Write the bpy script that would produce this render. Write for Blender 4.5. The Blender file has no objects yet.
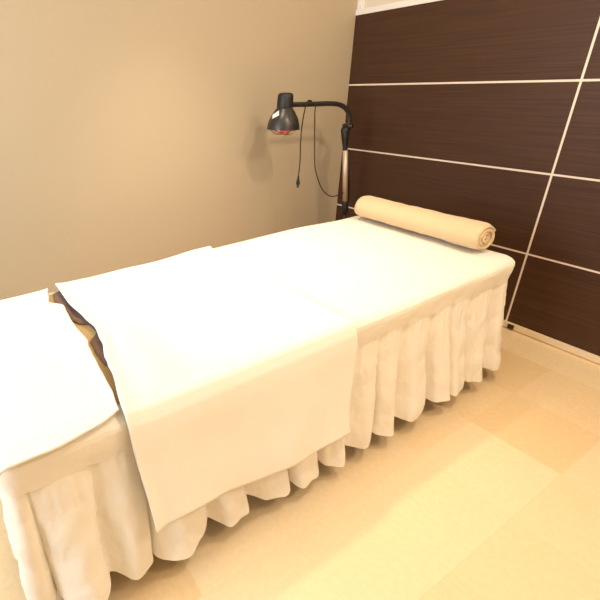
import bpy, bmesh, math, random
from mathutils import Vector, Matrix, noise
C = bpy.context.scene.collection
PI = math.pi
rnd = random.Random(7)

# ------------------------------------------------------------------ helpers
def tag(o, label=None, cat=None, group=None, kind=None):
    if label: o['label'] = label
    if cat: o['category'] = cat
    if group: o['group'] = group
    if kind: o['kind'] = kind
    return o

def link(name, me, mat, parent=None, smooth=True):
    if mat: me.materials.append(mat)
    for p in me.polygons: p.use_smooth = smooth
    o = bpy.data.objects.new(name, me); C.objects.link(o)
    if parent: o.parent = parent
    return o

def from_bm(name, bm, mat, parent=None, smooth=True):
    bmesh.ops.recalc_face_normals(bm, faces=bm.faces)
    me = bpy.data.meshes.new(name); bm.to_mesh(me); bm.free()
    return link(name, me, mat, parent, smooth)

def add_box(bm, lo, hi, bevel=0.0):
    vs = [bm.verts.new((x, y, z)) for x in (lo[0], hi[0]) for y in (lo[1], hi[1]) for z in (lo[2], hi[2])]
    F = [(0,1,3,2),(4,6,7,5),(0,4,5,1),(2,3,7,6),(0,2,6,4),(1,5,7,3)]
    fs = [bm.faces.new([vs[i] for i in f]) for f in F]
    if bevel:
        es = list({e for f in fs for e in f.edges})
        bmesh.ops.bevel(bm, geom=es, offset=bevel, segments=2, affect='EDGES', profile=0.6)

def box(name, lo, hi, mat, parent=None, bevel=0.0):
    bm = bmesh.new(); add_box(bm, lo, hi, bevel)
    return from_bm(name, bm, mat, parent, False)

def grid(name, nu, nv, fn, mat, parent=None, close_u=False, thick=0.0, off=-1):
    vs, fs = [], []
    for j in range(nv):
        for i in range(nu): vs.append(fn(i/(nu if close_u else nu-1), j/(nv-1)))
    for j in range(nv-1):
        for i in range(nu if close_u else nu-1):
            k = (i+1) % nu
            fs.append((j*nu+i, j*nu+k, (j+1)*nu+k, (j+1)*nu+i))
    me = bpy.data.meshes.new(name); me.from_pydata([tuple(v) for v in vs], [], fs); me.update()
    o = link(name, me, mat, parent)
    if thick:
        m = o.modifiers.new('thick', 'SOLIDIFY'); m.thickness = thick; m.offset = off
    return o

def catmull(P, n):
    P = [Vector(p) for p in P]; out = []
    Q = [P[0]*2-P[1]] + P + [P[-1]*2-P[-2]]
    for i in range(1, len(Q)-2):
        for k in range(n):
            t = k/n; a, b, c, d = Q[i-1:i+3]
            out.append(0.5*((2*b)+(c-a)*t+(2*a-5*b+4*c-d)*t*t+(3*b-a-3*c+d)*t**3))
    out.append(P[-1]); return out

def add_tube(bm, pts, rad, seg=12, caps=True):
    pts = [Vector(p) for p in pts]
    n = len(pts); R = rad if isinstance(rad, (list, tuple)) else [rad]*n
    t0 = (pts[1]-pts[0]).normalized()
    u = t0.orthogonal().normalized(); rings = []
    for i, p in enumerate(pts):
        t = (pts[min(i+1, n-1)]-pts[max(i-1, 0)]).normalized()
        u = (u - t*u.dot(t)).normalized(); w = t.cross(u)
        rings.append([bm.verts.new(p + R[i]*(math.cos(2*PI*k/seg)*u + math.sin(2*PI*k/seg)*w)) for k in range(seg)])
    for a, b in zip(rings, rings[1:]):
        for k in range(seg): bm.faces.new((a[k], a[(k+1) % seg], b[(k+1) % seg], b[k]))
    if caps:
        bm.faces.new(rings[0][::-1]); bm.faces.new(rings[-1])

def add_lathe(bm, prof, M=Matrix(), seg=40, closed_ends=True):
    rings = []
    for r, z in prof:
        rings.append([bm.verts.new(M @ Vector((r*math.cos(2*PI*k/seg), r*math.sin(2*PI*k/seg), z))) for k in range(seg)])
    for a, b in zip(rings, rings[1:]):
        for k in range(seg): bm.faces.new((a[k], a[(k+1) % seg], b[(k+1) % seg], b[k]))
    if closed_ends:
        bm.faces.new(rings[0][::-1]); bm.faces.new(rings[-1])

def sstep(a, b, x):
    t = min(1, max(0, (x-a)/(b-a))); return t*t*(3-2*t)
def lerp(a, b, t): return a+(b-a)*t
def nz(x, y=0, z=0): return noise.noise(Vector((x, y, z)))
def interp(tab, x):
    if x <= tab[0][0]: return tab[0][1]
    for (a, va), (b, vb) in zip(tab, tab[1:]):
        if x <= b: return lerp(va, vb, sstep(0, 1, (x-a)/(b-a)))
    return tab[-1][1]

# ------------------------------------------------------------------ materials
def lin(r, g, b):
    f = lambda c: (c/255/12.92) if c/255 <= .04045 else ((c/255+.055)/1.055)**2.4
    return (f(r), f(g), f(b), 1)

def new_mat(name):
    m = bpy.data.materials.new(name); m.use_nodes = True
    nt = m.node_tree; b = nt.nodes['Principled BSDF']
    return m, nt, b

def N(nt, kind, **kw):
    n = nt.nodes.new(kind)
    for k, v in kw.items():
        if k in n.inputs: n.inputs[k].default_value = v
        else: setattr(n, k, v)
    return n

def plain(name, col, rough=.5, metal=0.0, spec=.5):
    m, nt, b = new_mat(name)
    b.inputs['Base Color'].default_value = col; b.inputs['Roughness'].default_value = rough
    b.inputs['Metallic'].default_value = metal; b.inputs['Specular IOR Level'].default_value = spec
    return m

def bumped(name, col, rough, scale, strength, dist=.002, detail=4, col2=None, sheen=0.0, layers=()):
    m, nt, b = new_mat(name); L = nt.links.new
    b.inputs['Roughness'].default_value = rough; b.inputs['Specular IOR Level'].default_value = .25
    if sheen: b.inputs['Sheen Weight'].default_value = sheen
    tc = N(nt, 'ShaderNodeTexCoord')
    nrm = None
    for sc, st, ds in ((scale, strength, dist),)+tuple(layers):
        no = N(nt, 'ShaderNodeTexNoise', Scale=sc, Detail=detail, Roughness=.55)
        L(tc.outputs['Object'], no.inputs['Vector'])
        bu = N(nt, 'ShaderNodeBump', Strength=st, Distance=ds)
        L(no.outputs['Fac'], bu.inputs['Height'])
        if nrm: L(nrm.outputs['Normal'], bu.inputs['Normal'])
        nrm = bu
    L(nrm.outputs['Normal'], b.inputs['Normal'])
    if col2:
        n2 = N(nt, 'ShaderNodeTexNoise', Scale=scale*.25, Detail=5)
        L(tc.outputs['Object'], n2.inputs['Vector'])
        mx = N(nt, 'ShaderNodeMix', data_type='RGBA')
        mx.inputs[6].default_value = col; mx.inputs[7].default_value = col2
        L(n2.outputs['Fac'], mx.inputs[0]); L(mx.outputs[2], b.inputs['Base Color'])
    else: b.inputs['Base Color'].default_value = col
    return m

M_wall = bumped('beige_wallpaper', lin(188, 171, 144), .75, 220, .12, .001, 3, lin(185, 167, 140))
M_upper = plain('upper_wall_paint', lin(228, 214, 190), .7)
M_ceil = plain('white_ceiling', lin(236, 232, 224), .9)
M_white = plain('white_trim_paint', lin(240, 234, 226), .4)
M_base = plain('cream_baseboard', lin(240, 220, 185), .4)
M_seam = plain('pale_joint_strip', lin(238, 220, 200), .4)
M_black = plain('black_enamel', lin(44, 39, 35), .36)
M_blackp = plain('black_plastic', lin(26, 24, 23), .5)
M_satin = plain('satin_aluminium', lin(212, 190, 165), .45, .55)
M_chrome = plain('brushed_steel', lin(205, 195, 180), .28, 1.0)
M_cord = plain('black_rubber_cord', lin(40, 34, 28), .6)
M_clip = plain('dark_brown_plastic', lin(58, 34, 20), .5)
M_vinyl = bumped('brown_vinyl', lin(92, 66, 48), .45, 180, .15)
M_frame = plain('grey_steel_frame', lin(120, 116, 110), .4, .8)
M_sheet = bumped('white_cotton_sheet', lin(240, 231, 216), .85, 38, .35, .006, 5, None, .1, ((9, .25, .02),))
M_towel = bumped('white_terry_towel', lin(246, 238, 224), .95, 420, .5, .002, 2, None, .15, ((7, .2, .012),))
M_roll = bumped('cream_terry_towel', lin(224, 195, 152), .95, 260, .9, .004, 2, None, .2, ((16, .35, .01),))
M_brown = bumped('taupe_fleece', lin(112, 82, 62), .95, 250, .5, .002, 2, None, .2)
M_shaded = bumped('shaded_white_cotton', lin(196, 166, 118), .9, 150, .3)  # shade on the white cover, put into the colour

def wood_mat():
    m, nt, b = new_mat('dark_wood_laminate'); L = nt.links.new
    tc = N(nt, 'ShaderNodeTexCoord')
    oi = N(nt, 'ShaderNodeObjectInfo')
    mp = N(nt, 'ShaderNodeMapping'); mp.inputs['Scale'].default_value = (1.3, 1, 75)
    ad = N(nt, 'ShaderNodeVectorMath', operation='ADD')
    L(tc.outputs['Object'], ad.inputs[0])
    sc = N(nt, 'ShaderNodeVectorMath', operation='SCALE'); sc.inputs['Scale'].default_value = 9.0
    cb = N(nt, 'ShaderNodeCombineXYZ'); L(oi.outputs['Random'], cb.inputs[0]); L(oi.outputs['Random'], cb.inputs[2])
    L(cb.outputs[0], sc.inputs[0]); L(sc.outputs[0], ad.inputs[1]); L(ad.outputs[0], mp.inputs['Vector'])
    no = N(nt, 'ShaderNodeTexNoise', Scale=1.6, Detail=7, Roughness=.62, Distortion=.25)
    L(mp.outputs[0], no.inputs['Vector'])
    cr = N(nt, 'ShaderNodeValToRGB')
    cr.color_ramp.elements[0].position = .3; cr.color_ramp.elements[0].color = lin(62, 39, 25)
    cr.color_ramp.elements[1].position = .72; cr.color_ramp.elements[1].color = lin(82, 54, 35)
    L(no.outputs['Fac'], cr.inputs[0]); L(cr.outputs[0], b.inputs['Base Color'])
    bu = N(nt, 'ShaderNodeBump', Strength=.08, Distance=.001); L(no.outputs['Fac'], bu.inputs['Height'])
    L(bu.outputs[0], b.inputs['Normal'])
    b.inputs['Roughness'].default_value = .45; b.inputs['Specular IOR Level'].default_value = .3
    return m
M_wood = wood_mat()

def floor_mat():
    m, nt, b = new_mat('beige_vinyl_tile'); L = nt.links.new
    T = .2966
    tc = N(nt, 'ShaderNodeTexCoord')
    ad = N(nt, 'ShaderNodeVectorMath', operation='ADD'); ad.inputs[1].default_value = (-1.797+T*20, .8107+T*20, 0)
    L(tc.outputs['Object'], ad.inputs[0])
    sc = N(nt, 'ShaderNodeVectorMath', operation='SCALE'); sc.inputs['Scale'].default_value = 1/T
    L(ad.outputs[0], sc.inputs[0])
    fl = N(nt, 'ShaderNodeVectorMath', operation='FLOOR'); L(sc.outputs[0], fl.inputs[0])
    dt = N(nt, 'ShaderNodeVectorMath', operation='DOT_PRODUCT'); dt.inputs[1].default_value = (1.711296, 6.164376, 0); L(fl.outputs[0], dt.inputs[0])
    def mth(op, src, val=0.0):
        n = N(nt, 'ShaderNodeMath', operation=op); n.inputs[1].default_value = val; L(src, n.inputs[0]); return n.outputs[0]
    tint = mth('FRACT', mth('ADD', mth('MULTIPLY', mth('SINE', mth('ADD', dt.outputs['Value'], 5.668066)), 7.3), 20.0))
    cr = N(nt, 'ShaderNodeValToRGB'); cr.color_ramp.interpolation = 'LINEAR'
    cr.color_ramp.elements[0].color = lin(234, 200, 150); cr.color_ramp.elements[1].color = lin(244, 216, 174)
    L(tint, cr.inputs[0])
    no = N(nt, 'ShaderNodeTexNoise', Scale=60, Detail=6, Roughness=.7); L(tc.outputs['Object'], no.inputs['Vector'])
    mx = N(nt, 'ShaderNodeMix', data_type='RGBA', blend_type='MULTIPLY'); mx.inputs[0].default_value = 1
    mr = N(nt, 'ShaderNodeMapRange'); mr.inputs['From Min'].default_value = .3; mr.inputs['From Max'].default_value = .7
    mr.inputs['To Min'].default_value = .93; mr.inputs['To Max'].default_value = 1.04
    L(no.outputs['Fac'], mr.inputs['Value'])
    L(cr.outputs[0], mx.inputs[6]); L(mr.outputs[0], mx.inputs[7])
    # hairline joints between tiles
    fr = N(nt, 'ShaderNodeVectorMath', operation='FRACTION'); L(sc.outputs[0], fr.inputs[0])
    sp = N(nt, 'ShaderNodeSeparateXYZ'); L(fr.outputs[0], sp.inputs[0])
    lows = []
    for k in (0, 1):
        a = N(nt, 'ShaderNodeMath', operation='LESS_THAN'); a.inputs[1].default_value = .007; L(sp.outputs[k], a.inputs[0]); lows.append(a)
    mxx = N(nt, 'ShaderNodeMath', operation='MAXIMUM'); L(lows[0].outputs[0], mxx.inputs[0]); L(lows[1].outputs[0], mxx.inputs[1])
    mu = N(nt, 'ShaderNodeMath', operation='MULTIPLY'); mu.inputs[1].default_value = .10; L(mxx.outputs[0], mu.inputs[0])
    m2 = N(nt, 'ShaderNodeMix', data_type='RGBA'); m2.inputs[7].default_value = lin(170, 135, 95)
    L(mu.outputs[0], m2.inputs[0]); L(mx.outputs[2], m2.inputs[6]); L(m2.outputs[2], b.inputs['Base Color'])
    b.inputs['Roughness'].default_value = .45; b.inputs['Specular IOR Level'].default_value = .35
    return m
M_floor = floor_mat()

# ------------------------------------------------------------------ the room
RX, RY, RZ = 3.3, -3.9, 2.4
S = 'structure'
tag(box('floor', (-.1, RY-.1, -.1), (RX+.1, .12, 0), M_floor), kind=S)
tag(box('ceiling', (-.1, RY-.1, RZ), (RX+.1, .12, RZ+.1), M_ceil), kind=S)
tag(box('wall_left', (-.1, RY-.1, 0), (0, .12, RZ), M_wall), kind=S)
tag(box('wall_right', (RX, RY-.1, 0), (RX+.1, .12, RZ), M_wall), kind=S)
tag(box('wall_front', (0, RY-.1, 0), (RX, RY, RZ), M_wall), kind=S)
wb = tag(box('wall_back', (0, .03, 0), (RX, .12, RZ), M_upper), kind=S)
ZS = [.0341, .3971, .7666, 1.1357, 1.4957]
XS = [0.0, 1.1963, 2.3926, RX]
hs = .0045
for i in range(3):
    for j in range(4):
        x0 = XS[i]+(hs if i else 0); x1 = XS[i+1]-(hs if i < 2 else 0)
        z0 = ZS[j]+(hs if j else 0); z1 = ZS[j+1]-(hs if j < 3 else 0)
        o = box('wall_panel', (x0, 0, z0), (x1, .03, z1), M_wood, wb)
bm = bmesh.new()
for z in ZS[1:4]:
    for i in range(3): add_box(bm, (XS[i]+(hs if i else 0), .001, z-hs), (XS[i+1]-(hs if i < 2 else 0), .03, z+hs))
from_bm('horizontal_joint_strip', bm, M_seam, wb, False)
bm = bmesh.new()
for x in XS[1:3]: add_box(bm, (x-hs, .0005, ZS[0]), (x+hs, .03, ZS[4]))
from_bm('vertical_joint_strip', bm, M_seam, wb, False)
tr = tag(box('trim_1', (0, -.004, ZS[4]), (RX, .03, ZS[4]+.028), M_white, None, .002), kind=S)
tag(box('trim_2', (0, .004, ZS[4]+.028), (.03, .03, RZ), M_white, None, .002), kind=S)
tag(box('baseboard_back', (0, -.012, .004), (RX, .03, ZS[0]), M_base, None, .0015), kind=S)
tag(box('baseboard_left', (0, RY, 0), (.008, -.012, .05), M_base, None, .001), kind=S)
clip = bmesh.new(); add_box(clip, (1.215, -.020, .008), (1.243, -.012, .030), .002)
tag(from_bm('baseboard_stop', clip, M_clip, None, False),
    'small dark brown block on the cream baseboard below the dark panels', 'stopper')

# ------------------------------------------------------------------ massage bed
BX0, BX1, BY0, BY1, BZ = .60, 1.35, -2.356, -.482, .55
bed = bpy.data.objects.new('massage_bed', None); C.objects.link(bed); bed.location = (.975, -1.43, 0)
tag(bed, 'long massage bed standing under the white skirted cover beside the beige wall', 'bed')
def bedpart(name, bm, mat, smooth=False):
    o = from_bm(name, bm, mat, bed, smooth); o.matrix_parent_inverse = Matrix.Translation(-bed.location); return o
bm = bmesh.new(); add_box(bm, (BX0+.035, BY0+.035, .47), (BX1-.035, BY1-.035, .538), .02); bedpart('mattress', bm, M_vinyl)
bm = bmesh.new(); add_box(bm, (BX0+.06, BY0+.06, .42), (BX1-.06, BY1-.06, .47), .004); bedpart('frame', bm, M_frame)
for lx in (BX0+.1, BX1-.15):
    for ly in (BY0+.14, BY1-.19):
        bm = bmesh.new(); add_box(bm, (lx, ly, 0), (lx+.05, ly+.05, .42), .004); bedpart('leg', bm, M_frame)

# rounded rectangle walked once round: (point, outward normal, arc length)
def perim(d, n, r0=.038):
    x0, x1, y0, y1 = BX0-d, BX1+d, BY0-d, BY1+d
    r = max(.004, r0+d)
    segs = []
    lx, ly = x1-x0-2*r, y1-y0-2*r
    return x0, x1, y0, y1, r, lx, ly
def walk(t, d, r0=.038):
    # arc parameter measured on the reference ring so that rows line up
    X0, X1, Y0, Y1, R, LX, LY = perim(0, 0, r0)
    q = PI*R/2; tot = 2*LX+2*LY+4*q; s = (t % 1)*tot
    corners = [((X1-R, Y1-R), 0), ((X0+R, Y1-R), PI/2), ((X0+R, Y0+R), PI), ((X1-R, Y0+R), 1.5*PI)]
    for k in range(4):
        L = LY if k % 2 == 0 else LX
        (cx, cy), a = corners[k]
        nrm = (math.cos(a), math.sin(a)); tan = (-nrm[1], nrm[0])
        if s <= L:
            # straight run that ends at corner k
            px, py = cx+nrm[0]*R-tan[0]*(L-s), cy+nrm[1]*R-tan[1]*(L-s)
            return Vector((px+nrm[0]*d, py+nrm[1]*d)), Vector(nrm), (t % 1)*tot
        s -= L
        if s <= q:
            aa = a+s/R; n2 = (math.cos(aa), math.sin(aa))
            return Vector((cx+n2[0]*(R+d), cy+n2[1]*(R+d))), Vector(n2), (t % 1)*tot
        s -= q
    return walk(0, d, r0)
X0, X1, Y0, Y1, R_, LX_, LY_ = perim(0, 0)
PER = 2*LX_+2*LY_+2*PI*R_

# top sheet with its plain band, then the gathered skirt sewn to it
rows = [(-.36, .5500), (-.30, .5500), (-.22, .5500), (-.14, .5498), (-.09, .5498), (-.06, .5495), (-.04, .5488), (-.022, .547), (-.005, .543), (.008, .536), (.016, .527), (.018, .515), (.016, .495), (.012, .468), (.009, .445)]
# pleats: irregular tucks round the seam
pl = [0.0]
while pl[-1] < PER-.10: pl.append(pl[-1]+rnd.uniform(.11, .19))
pl[-1] = PER
pa = [rnd.uniform(.55, 1.15) for _ in pl]
def pleat(s):
    s %= PER
    for k in range(len(pl)-1):
        if s <= pl[k+1]:
            return k, (s-pl[k])/(pl[k+1]-pl[k])
    return len(pl)-2, 1.0
def tuck_in(s):
    k, w = pleat(s)
    return math.exp(-(min(w, 1-w)/.10)**2)
def bulge(y):
    return .034*sstep(-1.68, -1.45, y)*sstep(-.60, -.95, y)
def cover_fn(u, v):
    f = v*(len(rows)-1); i = min(int(f), len(rows)-2); t = f-i
    d = lerp(rows[i][0], rows[i+1][0], t); z = lerp(rows[i][1], rows[i+1][1], t)
    if d < -.06:   # shrink towards the long centre line
        k = (-d-.06)/.30
        p, n, s = walk(u, -.06)
        c = Vector((.975, min(max(p.y, BY0+.37), BY1-.37)))
        p = p.lerp(c, min(k, .999))
    else:
        p, n, s = walk(u, d)
        side = sstep(.545, .50, z)*sstep(.445, .47, z)
        seam = sstep(.50, .445, z)
        p = p + n*(0.0035*nz(s*5, z*9)*side + .002*nz(s*17, z*22, 3)*side - .004*seam*tuck_in(s))
        z += .004*nz(s*4, 7)*seam
    if p.x < .70: p = Vector((p.x-bulge(p.y)*sstep(.70, .61, p.x), p.y))
    z += .0025*nz(p.x*6, p.y*6, 1)*sstep(.54, .549, z)
    return (p.x, p.y, z)
cover = grid('bed_cover', 700, 57, cover_fn, M_sheet, None, True)
tag(cover, 'white fitted bed cover with a gathered skirt hanging round the massage bed', 'bed cover')

def skirt_fn(u, v):
    p, n, s = walk(u, .004)
    z0 = .460+.004*nz(s*4, 7)
    zh = .066+.012*nz(s*3.1, 5)
    sw = s+.016*v*math.sin(s*7.3)+.010*nz(s*5, v*2)*v
    k, w = pleat(sw)
    amp = lerp(pa[k], pa[(k+1) % len(pa)], sstep(.75, 1, w)*.5)
    skew = w**(1.25+.5*math.sin(k*2.1))
    sn = math.sin(PI*skew)
    prof = sn**lerp(.4, .75, sstep(.1, .9, v))     # rounded lobe between two sharp tucks
    prof += .10*math.sin(2*PI*w*2+k)*v*sn
    A = (.012+.058*sstep(0, 1, v**.75))*amp
    end = abs(n.y)
    o = (.012*v + .030*v**1.5)*(1-.9*end) + A*(prof-.55) - .003*tuck_in(s)*(1-v) + .006*nz(s*22, v*6, 2)*min(1, v*3) + .010*nz(s*7, v*3, 9)*v
    o += .0022*nz(s*60, v*30, 5)*min(1, v*4)
    corner = max(0, 1-abs(p.x-BX1)/.09)*max(0, 1-abs(p.y-BY0)/.09)
    o += .0013*math.sin(s*2*PI/.027+2*math.sin(s*9))*(1-sstep(.0, .45, v))*min(1, v*14)
    o -= .02*corner*v
    tan = Vector((-n.y, n.x))
    q = p+n*o-tan*(.012*amp*math.sin(2*PI*skew)*v)
    z = lerp(z0, zh, v)+.022*(1-prof)*v*v
    return (q.x, q.y, z)
sk = grid('gathered_skirt', 1500, 40, skirt_fn, M_sheet, cover, True)

# ------------------------------------------------------------------ cloths on the bed
# white cover's shade painted as a tan strip, and taupe blanket, in the gap
def shaded_strip_fn(u, v):
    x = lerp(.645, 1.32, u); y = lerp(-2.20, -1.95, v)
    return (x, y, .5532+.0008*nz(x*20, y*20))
tag(grid('shaded_cover_strip', 80, 30, shaded_strip_fn, M_shaded, None, thick=.002), 'white cover in painted tan shade, in the narrow gap between the two white towels', 'sheet')
BE = [(.57, -2.036), (.62, -2.051), (.79, -2.053), (.924, -2.040), (.993, -2.032), (1.08, -2.042), (1.17, -2.061), (1.212, -2.067), (1.367, -2.092), (1.5, -2.092)]
TE = [(.61, -2.030), (.635, -2.044), (.66, -2.074), (.72, -2.082), (.78, -2.075), (.87, -2.082), (.91, -2.060), (.94, -2.034), (.99, -2.030), (1.04, -2.062), (1.10, -2.066), (1.16, -2.066), (1.19, -2.05), (1.30, -2.05)]
def taupe_fn(u, v):
    x = lerp(.618, 1.29, u); e = interp(TE, x)
    y = lerp(e, -1.96, v)
    lift = .0065*math.exp(-((y-e-.014)/.012)**2)*(.55+.45*math.sin(x*17))
    return (x, y, .5575+lift)
tag(grid('thin_blanket', 200, 40, taupe_fn, M_brown, None, thick=.002), 'taupe blanket whose wavy edge peeks from under the large white towel', 'blanket')

# big folded towel hanging over the near side
def drape_profile(hem_z, hang_x, back_z, top):
    P = [(.566, back_z), (.568, .50), (.577, .535), (.605, top-.004), (.64, top), (.75, top), (.9, top), (1.05, top), (1.2, top), (1.29, top),
         (1.335, top-.004), (1.366, top-.018), (1.381, .52), (1.387, .48), (1.391, .42)]
    n = 5
    for i in range(1, n+1):
        t = i/n; P.append((lerp(1.391, hang_x, t**1.2), lerp(.42, hem_z, t)))
    return P
def along(P, t):
    L = [0]
    for a, b in zip(P, P[1:]): L.append(L[-1]+math.dist(a, b))
    d = t*L[-1]
    for i in range(len(P)-1):
        if d <= L[i+1]+1e-9:
            k = (d-L[i])/(L[i+1]-L[i]); return lerp(P[i][0], P[i+1][0], k), lerp(P[i][1], P[i+1][1], k)
    return P[-1]
def big_fn(u, v):
    hem = .184+.062*(1-u)**1.6+.006*math.sin(u*9)
    P = drape_profile(hem, 1.425+.006*math.sin(u*9), .36, .569)
    x, z = along(P, v)
    yl = interp(BE, x)
    hang = sstep(.53, .25, z)*(x > 1.2)
    yl += .012*hang; yr = -1.378+.003*math.sin(z*20)-.022*hang
    y = lerp(yl, yr, u)
    if z > .5: z -= .0135*sstep(-2.0, -1.86, y)*sstep(.56, .566, z)
    x -= bulge(y)*sstep(.66, .58, x)
    x += .009*sstep(-1.75, -1.5, y)*sstep(.64, .58, x)
    # soft waves in the hanging part, a curled left edge
    x += hang*(.008*math.sin(u*11+1)+.006*nz(u*6, v*9))
    x += hang*.012*math.exp(-(u/.03)**2)
    edge = math.exp(-(u/.035)**2)
    if z > .5: z += .006*edge+.0015*nz(x*7, y*7, 4)
    return (x, y, z)
tag(grid('bath_towel', 150, 190, big_fn, M_towel, None, thick=.0035, off=-1),
    'large white towel spread across the bed and hanging down over its near side', 'towel')

# towel at the head end
def head_fn(u, v):
    x = lerp(.592, 1.381-.03*u**3, v)
    yr = interp([(.592, -2.075), (.67, -2.090), (.73, -2.101), (.786, -2.067), (.84, -2.071), (.90, -2.074), (.94, -2.074), (1.035, -2.068), (1.075, -2.076), (1.133, -2.080), (1.194, -2.084), (1.276, -2.088), (1.353, -2.098), (1.4, -2.1)], x)
    y = lerp(-2.366, yr, u)
    z = .5585+.0015*nz(x*6, y*6, 8)
    z += .002*math.exp(-((u-1)/.05)**2)
    z -= .010*sstep(1.335, 1.375, x)+.012*sstep(.62, .592, x)+.012*sstep(-2.335, -2.366, y)
    if x > 1.35: x += .004*nz(y*14, 2)
    return (x, y, z)
tag(grid('face_towel', 90, 240, head_fn, M_towel, None, thick=.007, off=-1),
    'smaller white towel lying flat over the end of the bed nearest the left', 'towel')

# rolled towel
def roll():
    turns, n, nl = 3.4, 190, 70
    a, bq = Vector((.652, -.540, .5535)), Vector((1.270, -.560, .5535))
    Rm = .064
    vs, fs = [], []
    for j in range(nl):
        t = j/(nl-1)
        c = a.lerp(bq, t)
        puff = 1-.10*math.exp(-(t/.02)**2)-.12*math.exp(-((1-t)/.02)**2)+.03*nz(t*5, 3)
        for i in range(n):
            w = i/(n-1); th = w*turns*2*PI
            r = (.010+(Rm-.010)*w)*(1+.06*nz(w*9, t*4, 1)+.035*nz(w*25, t*14, 6)+.05*nz(t*6, 11)*w)*puff
            ang = -th+PI*.95
            y = r*math.cos(ang)*1.06; z = r*math.sin(ang)*.88
            shift = .012*nz(w*6, 2)*((t-.5)*2)     # uneven ends of the coil
            z0 = .0555
            vs.append((c.x+shift+.004*nz(w*20, t*3), c.y+y, c.z+max(z0+z, .0008)))
    for j in range(nl-1):
        for i in range(n-1):
            fs.append((j*n+i, j*n+i+1, (j+1)*n+i+1, (j+1)*n+i))
    me = bpy.data.meshes.new('rolled_towel'); me.from_pydata(vs, [], fs); me.update()
    o = link('rolled_towel', me, M_roll)
    m = o.modifiers.new('thick', 'SOLIDIFY'); m.thickness = .011; m.offset = 1
    return o
tag(roll(), 'cream towel rolled into a bolster at the far end of the bed', 'towel')

# ------------------------------------------------------------------ heat lamp
lamp = bpy.data.objects.new('heat_lamp', None); C.objects.link(lamp); lamp.location = (.25, -.20, 0)
tag(lamp, 'black infrared heat lamp on a curved arm stand in the corner behind the bed', 'lamp')
LI = Matrix.Translation(-lamp.location)
def lp(name, bm, mat, parent=None, smooth=True):
    o = from_bm(name, bm, mat, parent or lamp, smooth)
    o.matrix_parent_inverse = LI if parent is None else Matrix()
    return o
def sub(name, bm, mat, par, smooth=True):
    o = from_bm(name, bm, mat, par, smooth); o.matrix_parent_inverse = Matrix()
    return o
X = .25
bm = bmesh.new(); add_lathe(bm, [(.13, 0.0), (.13, .012), (.12, .024), (.03, .032), (.018, .05)], Matrix.Translation((X, -.20, 0))); lp('base', bm, M_black)
bm = bmesh.new(); add_tube(bm, [(X, -.20, .03), (X, -.20, .455)], .012, 16); lp('pole', bm, M_blackp)
bm = bmesh.new(); add_tube(bm, [(X, -.197, .42), (X, -.201, .465), (X, -.204, .495), (X, -.206, .51)], [.019, .020, .018, .012], 16); lp('joint', bm, M_blackp)
bm = bmesh.new(); add_tube(bm, [(X, -.205, .50), (X, -.251, .805)], .0145, 16); lp('rod', bm, M_satin)
bm = bmesh.new(); add_tube(bm, [(X+.006, -.184, .50), (X+.006, -.230, .805)], .006, 10); lp('spring_cover', bm, M_blackp)
bm = bmesh.new(); add_tube(bm, [(X, -.250, .79), (X, -.252, .815), (X, -.262, .87), (X, -.268, .915), (X, -.262, .935)], [.012, .014, .019, .024, .018], 16); kn = lp('tilt_knuckle', bm, M_blackp)
bm = bmesh.new(); add_tube(bm, [(X-.03, -.250, .935), (X+.03, -.250, .935)], .012, 14); sub('knob', bm, M_black, kn)
bm = bmesh.new()
arm = catmull([(X, -.252, .90), (X, -.243, .955), (X, -.252, .995), (X, -.285, 1.030), (X, -.335, 1.050), (X, -.40, 1.059), (X, -.50, 1.063), (X, -.60, 1.067), (X, -.69, 1.071)], 8)
add_tube(bm, arm, .0125, 14); am = lp('arm', bm, M_black)
bm = bmesh.new(); add_lathe(bm, [(.010, .0), (.010, .008), (.006, .012)], Matrix.Translation((X, -.548, 1.073)), 14); sub('screw', bm, M_blackp, am)
# shade, axis tilted a touch
HM = Matrix.Translation((X, -.722, .957)) @ Matrix.Rotation(math.radians(-3), 4, 'X')
bm = bmesh.new()
add_lathe(bm, [(.083, 0), (.0825, .006), (.080, .022), (.075, .042), (.066, .062), (.054, .081), (.044, .094), (.040, .102), (.037, .102), (.042, .090), (.052, .077), (.063, .059), (.072, .040), (.077, .021), (.0795, .005), (.083, 0)], HM, 48, False)
sh = lp('lamp_shade', bm, M_black)
bm = bmesh.new()
add_lathe(bm, [(.039, .098), (.040, .104), (.0395, .145), (.038, .158), (.034, .167), (.020, .171)], HM, 36); lp('lamp_socket', bm, M_blackp)
m, nt, b = new_mat('red_glowing_bulb')
b.inputs['Base Color'].default_value = lin(190, 24, 18); b.inputs['Roughness'].default_value = .15
b.inputs['Emission Color'].default_value = lin(255, 40, 25); b.inputs['Emission Strength'].default_value = .10
bm = bmesh.new(); add_lathe(bm, [(.004, -.020), (.022, -.0185), (.040, -.012), (.053, .000), (.058, .012), (.054, .03), (.030, .06), (.018, .09), (.018, .10)], HM, 36); lp('red_bulb', bm, m)
bm = bmesh.new()
ring = [HM @ Vector((.066*math.cos(2*PI*k/40), .066*math.sin(2*PI*k/40), -.004)) for k in range(41)]
add_tube(bm, ring, .0018, 6)
for q in (-.03, 0, .03):
    h = math.sqrt(.066**2-q*q)
    for A in (0, 1):
        pts = [Vector((q, lerp(-h, h, i/12), -.004-.022*math.sin(PI*i/12)**.6)) for i in range(13)]
        if A: pts = [Vector((p.y, p.x, p.z)) for p in pts]
        add_tube(bm, [HM @ p for p in pts], .0014, 6)
lp('guard_grille', bm, M_chrome)
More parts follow.
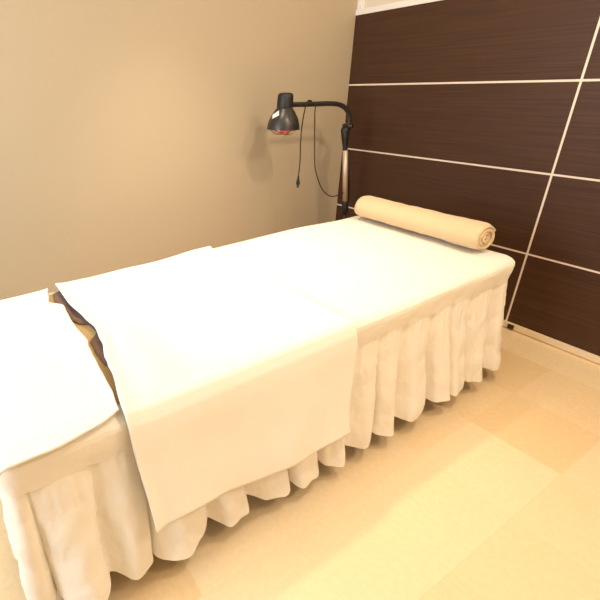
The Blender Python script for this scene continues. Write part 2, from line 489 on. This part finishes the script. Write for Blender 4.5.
# sticker curved on the shade
Wst = plain('white_sticker', lin(236, 232, 222), .5); Gst = plain('grey_print', lin(150, 146, 138), .6)
def shade_r(z):
    return interp([(0, .083), (.022, .080), (.042, .075), (.062, .066), (.081, .054), (.094, .044), (.102, .040)], z)
def st(u, v, lift, u0, u1, v0, v1):
    uu, vv = lerp(u0, u1, u), lerp(v0, v1, v)
    ca, sa = math.cos(.5), math.sin(.5)
    dx, dz = (uu*ca-vv*sa), (uu*sa+vv*ca)
    z = .070+dz; r = shade_r(z)+lift; a = math.radians(-84)+dx/.062
    return HM @ Vector((r*math.cos(a), r*math.sin(a), z))
stk = grid('sticker', 14, 10, lambda u, v: st(u, v, .0010, -.019, .019, -.012, .012), Wst, sh); stk.matrix_parent_inverse = Matrix()
# cord: slung over the arm, plug end dangling, other end running to the pole
def cpath(P, n=8): return catmull([(X+dx, y, z) for dx, y, z in P], n)
bm = bmesh.new()
add_tube(bm, cpath([(.0, -.598, .700), (.004, -.596, .78), (.006, -.602, .88), (.010, -.603, .96), (.014, -.594, 1.04), (.012, -.580, 1.072), (.0, -.560, 1.084), (-.012, -.540, 1.076), (.014, -.524, 1.055), (.012, -.520, 1.02), (.008, -.506, .90), (.008, -.488, .75), (.008, -.462, .68), (.008, -.420, .61), (.008, -.372, .568), (.008, -.33, .550), (.004, -.285, .548), (.0, -.225, .555)]), .0030, 8)
cd = lp('cord', bm, M_cord)
bm = bmesh.new(); add_tube(bm, [(X, -.598, .705), (X, -.598, .69), (X, -.598, .672), (X, -.598, .658)], [.004, .006, .010, .0105], 12)
for s in (-.005, .005): add_box(bm, (X-.001+s, -.601, .640), (X+.001+s, -.595, .660))
sub('plug', bm, M_cord, cd)

# ------------------------------------------------------------------ light
def spot(name, loc, power, col, size=150, blend=.8, rad=.05, aim=None):
    l = bpy.data.lights.new(name, 'SPOT'); l.energy = power; l.color = col; l.spot_size = math.radians(size); l.spot_blend = blend; l.shadow_soft_size = rad
    o = bpy.data.objects.new(name, l); o.location = loc; C.objects.link(o)
    if aim: o.rotation_euler = (Vector(aim)-Vector(loc)).to_track_quat('-Z', 'Y').to_euler()
    return o
WARM = (1.0, .85, .65)
spot('downlight', (.60, -1.32, 2.36), 120, (1.0, .83, .63), 66, 1.0, .05)
spot('downlight', (1.80, -1.00, 2.36), 48, WARM, 172, .35, .07)
spot('downlight', (2.70, -.75, 2.36), 68, WARM, 172, .35, .14)  # added out of view to brighten the right panels and skirt
spot('downlight', (1.80, -2.60, 2.36), 10, WARM, 172, .35, .11)
def area(name, loc, aim, sx, sy, power, col):
    l = bpy.data.lights.new(name, 'AREA'); l.shape = 'RECTANGLE'; l.size = sx; l.size_y = sy; l.energy = power; l.color = col
    o = bpy.data.objects.new(name, l); o.location = loc; C.objects.link(o)
    o.rotation_euler = (Vector(aim)-Vector(loc)).to_track_quat('-Z', 'Y').to_euler(); return o
# a window behind the camera with daylight, an added frame and fill at right
def window(n, lo, hi, axis):
    m = .05; fr = bmesh.new()
    def bx(a0, a1, z0, z1):
        if axis == 'y': add_box(fr, (a0, RY, z0), (a1, RY+.03, z1), .003)
        else: add_box(fr, (RX-.03, a0, z0), (RX, a1, z1), .003)
    bx(lo[0], lo[0]+m, lo[1], hi[1]); bx(hi[0]-m, hi[0], lo[1], hi[1])
    bx(lo[0]+m, hi[0]-m, lo[1], lo[1]+m); bx(lo[0]+m, hi[0]-m, hi[1]-m, hi[1])
    tag(from_bm('window_%d' % n, fr, M_white, None, False), kind='structure')
window(1, (.1, .7), (1.7, 2.0), 'y')
window(2, (-2.4, .7), (-.7, 2.0), 'x')  # made-up window, frames the added fill
area('window_daylight', (.9, RY+.04, 1.35), (.5, 0, 1.0), 1.5, 1.2, 62, (.70, .85, 1.0))
area('right_fill_light', (RX-.04, -1.55, 1.35), (0, -1.55, 1.35), 1.6, 1.2, 6, (1.0, .85, .65))  # soft warm fill added from the unseen right side

w = bpy.data.worlds.new('world'); bpy.context.scene.world = w; w.use_nodes = True
w.node_tree.nodes['Background'].inputs[0].default_value = (1, .85, .68, 1); w.node_tree.nodes['Background'].inputs[1].default_value = .05

# ------------------------------------------------------------------ camera
cam = bpy.data.cameras.new('camera'); co = bpy.data.objects.new('camera', cam); C.objects.link(co)
cam.sensor_fit = 'HORIZONTAL'; cam.sensor_width = 36; cam.lens = 436.2278/600*36
cam.shift_x = (300-198.5318)/600; cam.shift_y = (297.5549-300)/600
cam.clip_start = .02
Rr = Vector((0.50677385, 0.86103872, -0.04233892)); Dn = Vector((0.36480927, -0.258693, -0.89442279)); Fw = Vector((-0.78108544, 0.43782445, -0.44521376))
mw = Matrix((( Rr.x, -Dn.x, -Fw.x, 2.09888111), (Rr.y, -Dn.y, -Fw.y, -2.30306462), (Rr.z, -Dn.z, -Fw.z, 1.2), (0, 0, 0, 1)))
co.matrix_world = mw
sc = bpy.context.scene; sc.camera = co
sc.view_settings.view_transform = 'Standard'; sc.view_settings.look = 'None'
sc.view_settings.exposure = 0.22; sc.view_settings.gamma = 1.0; sc.view_settings.use_curve_mapping = False
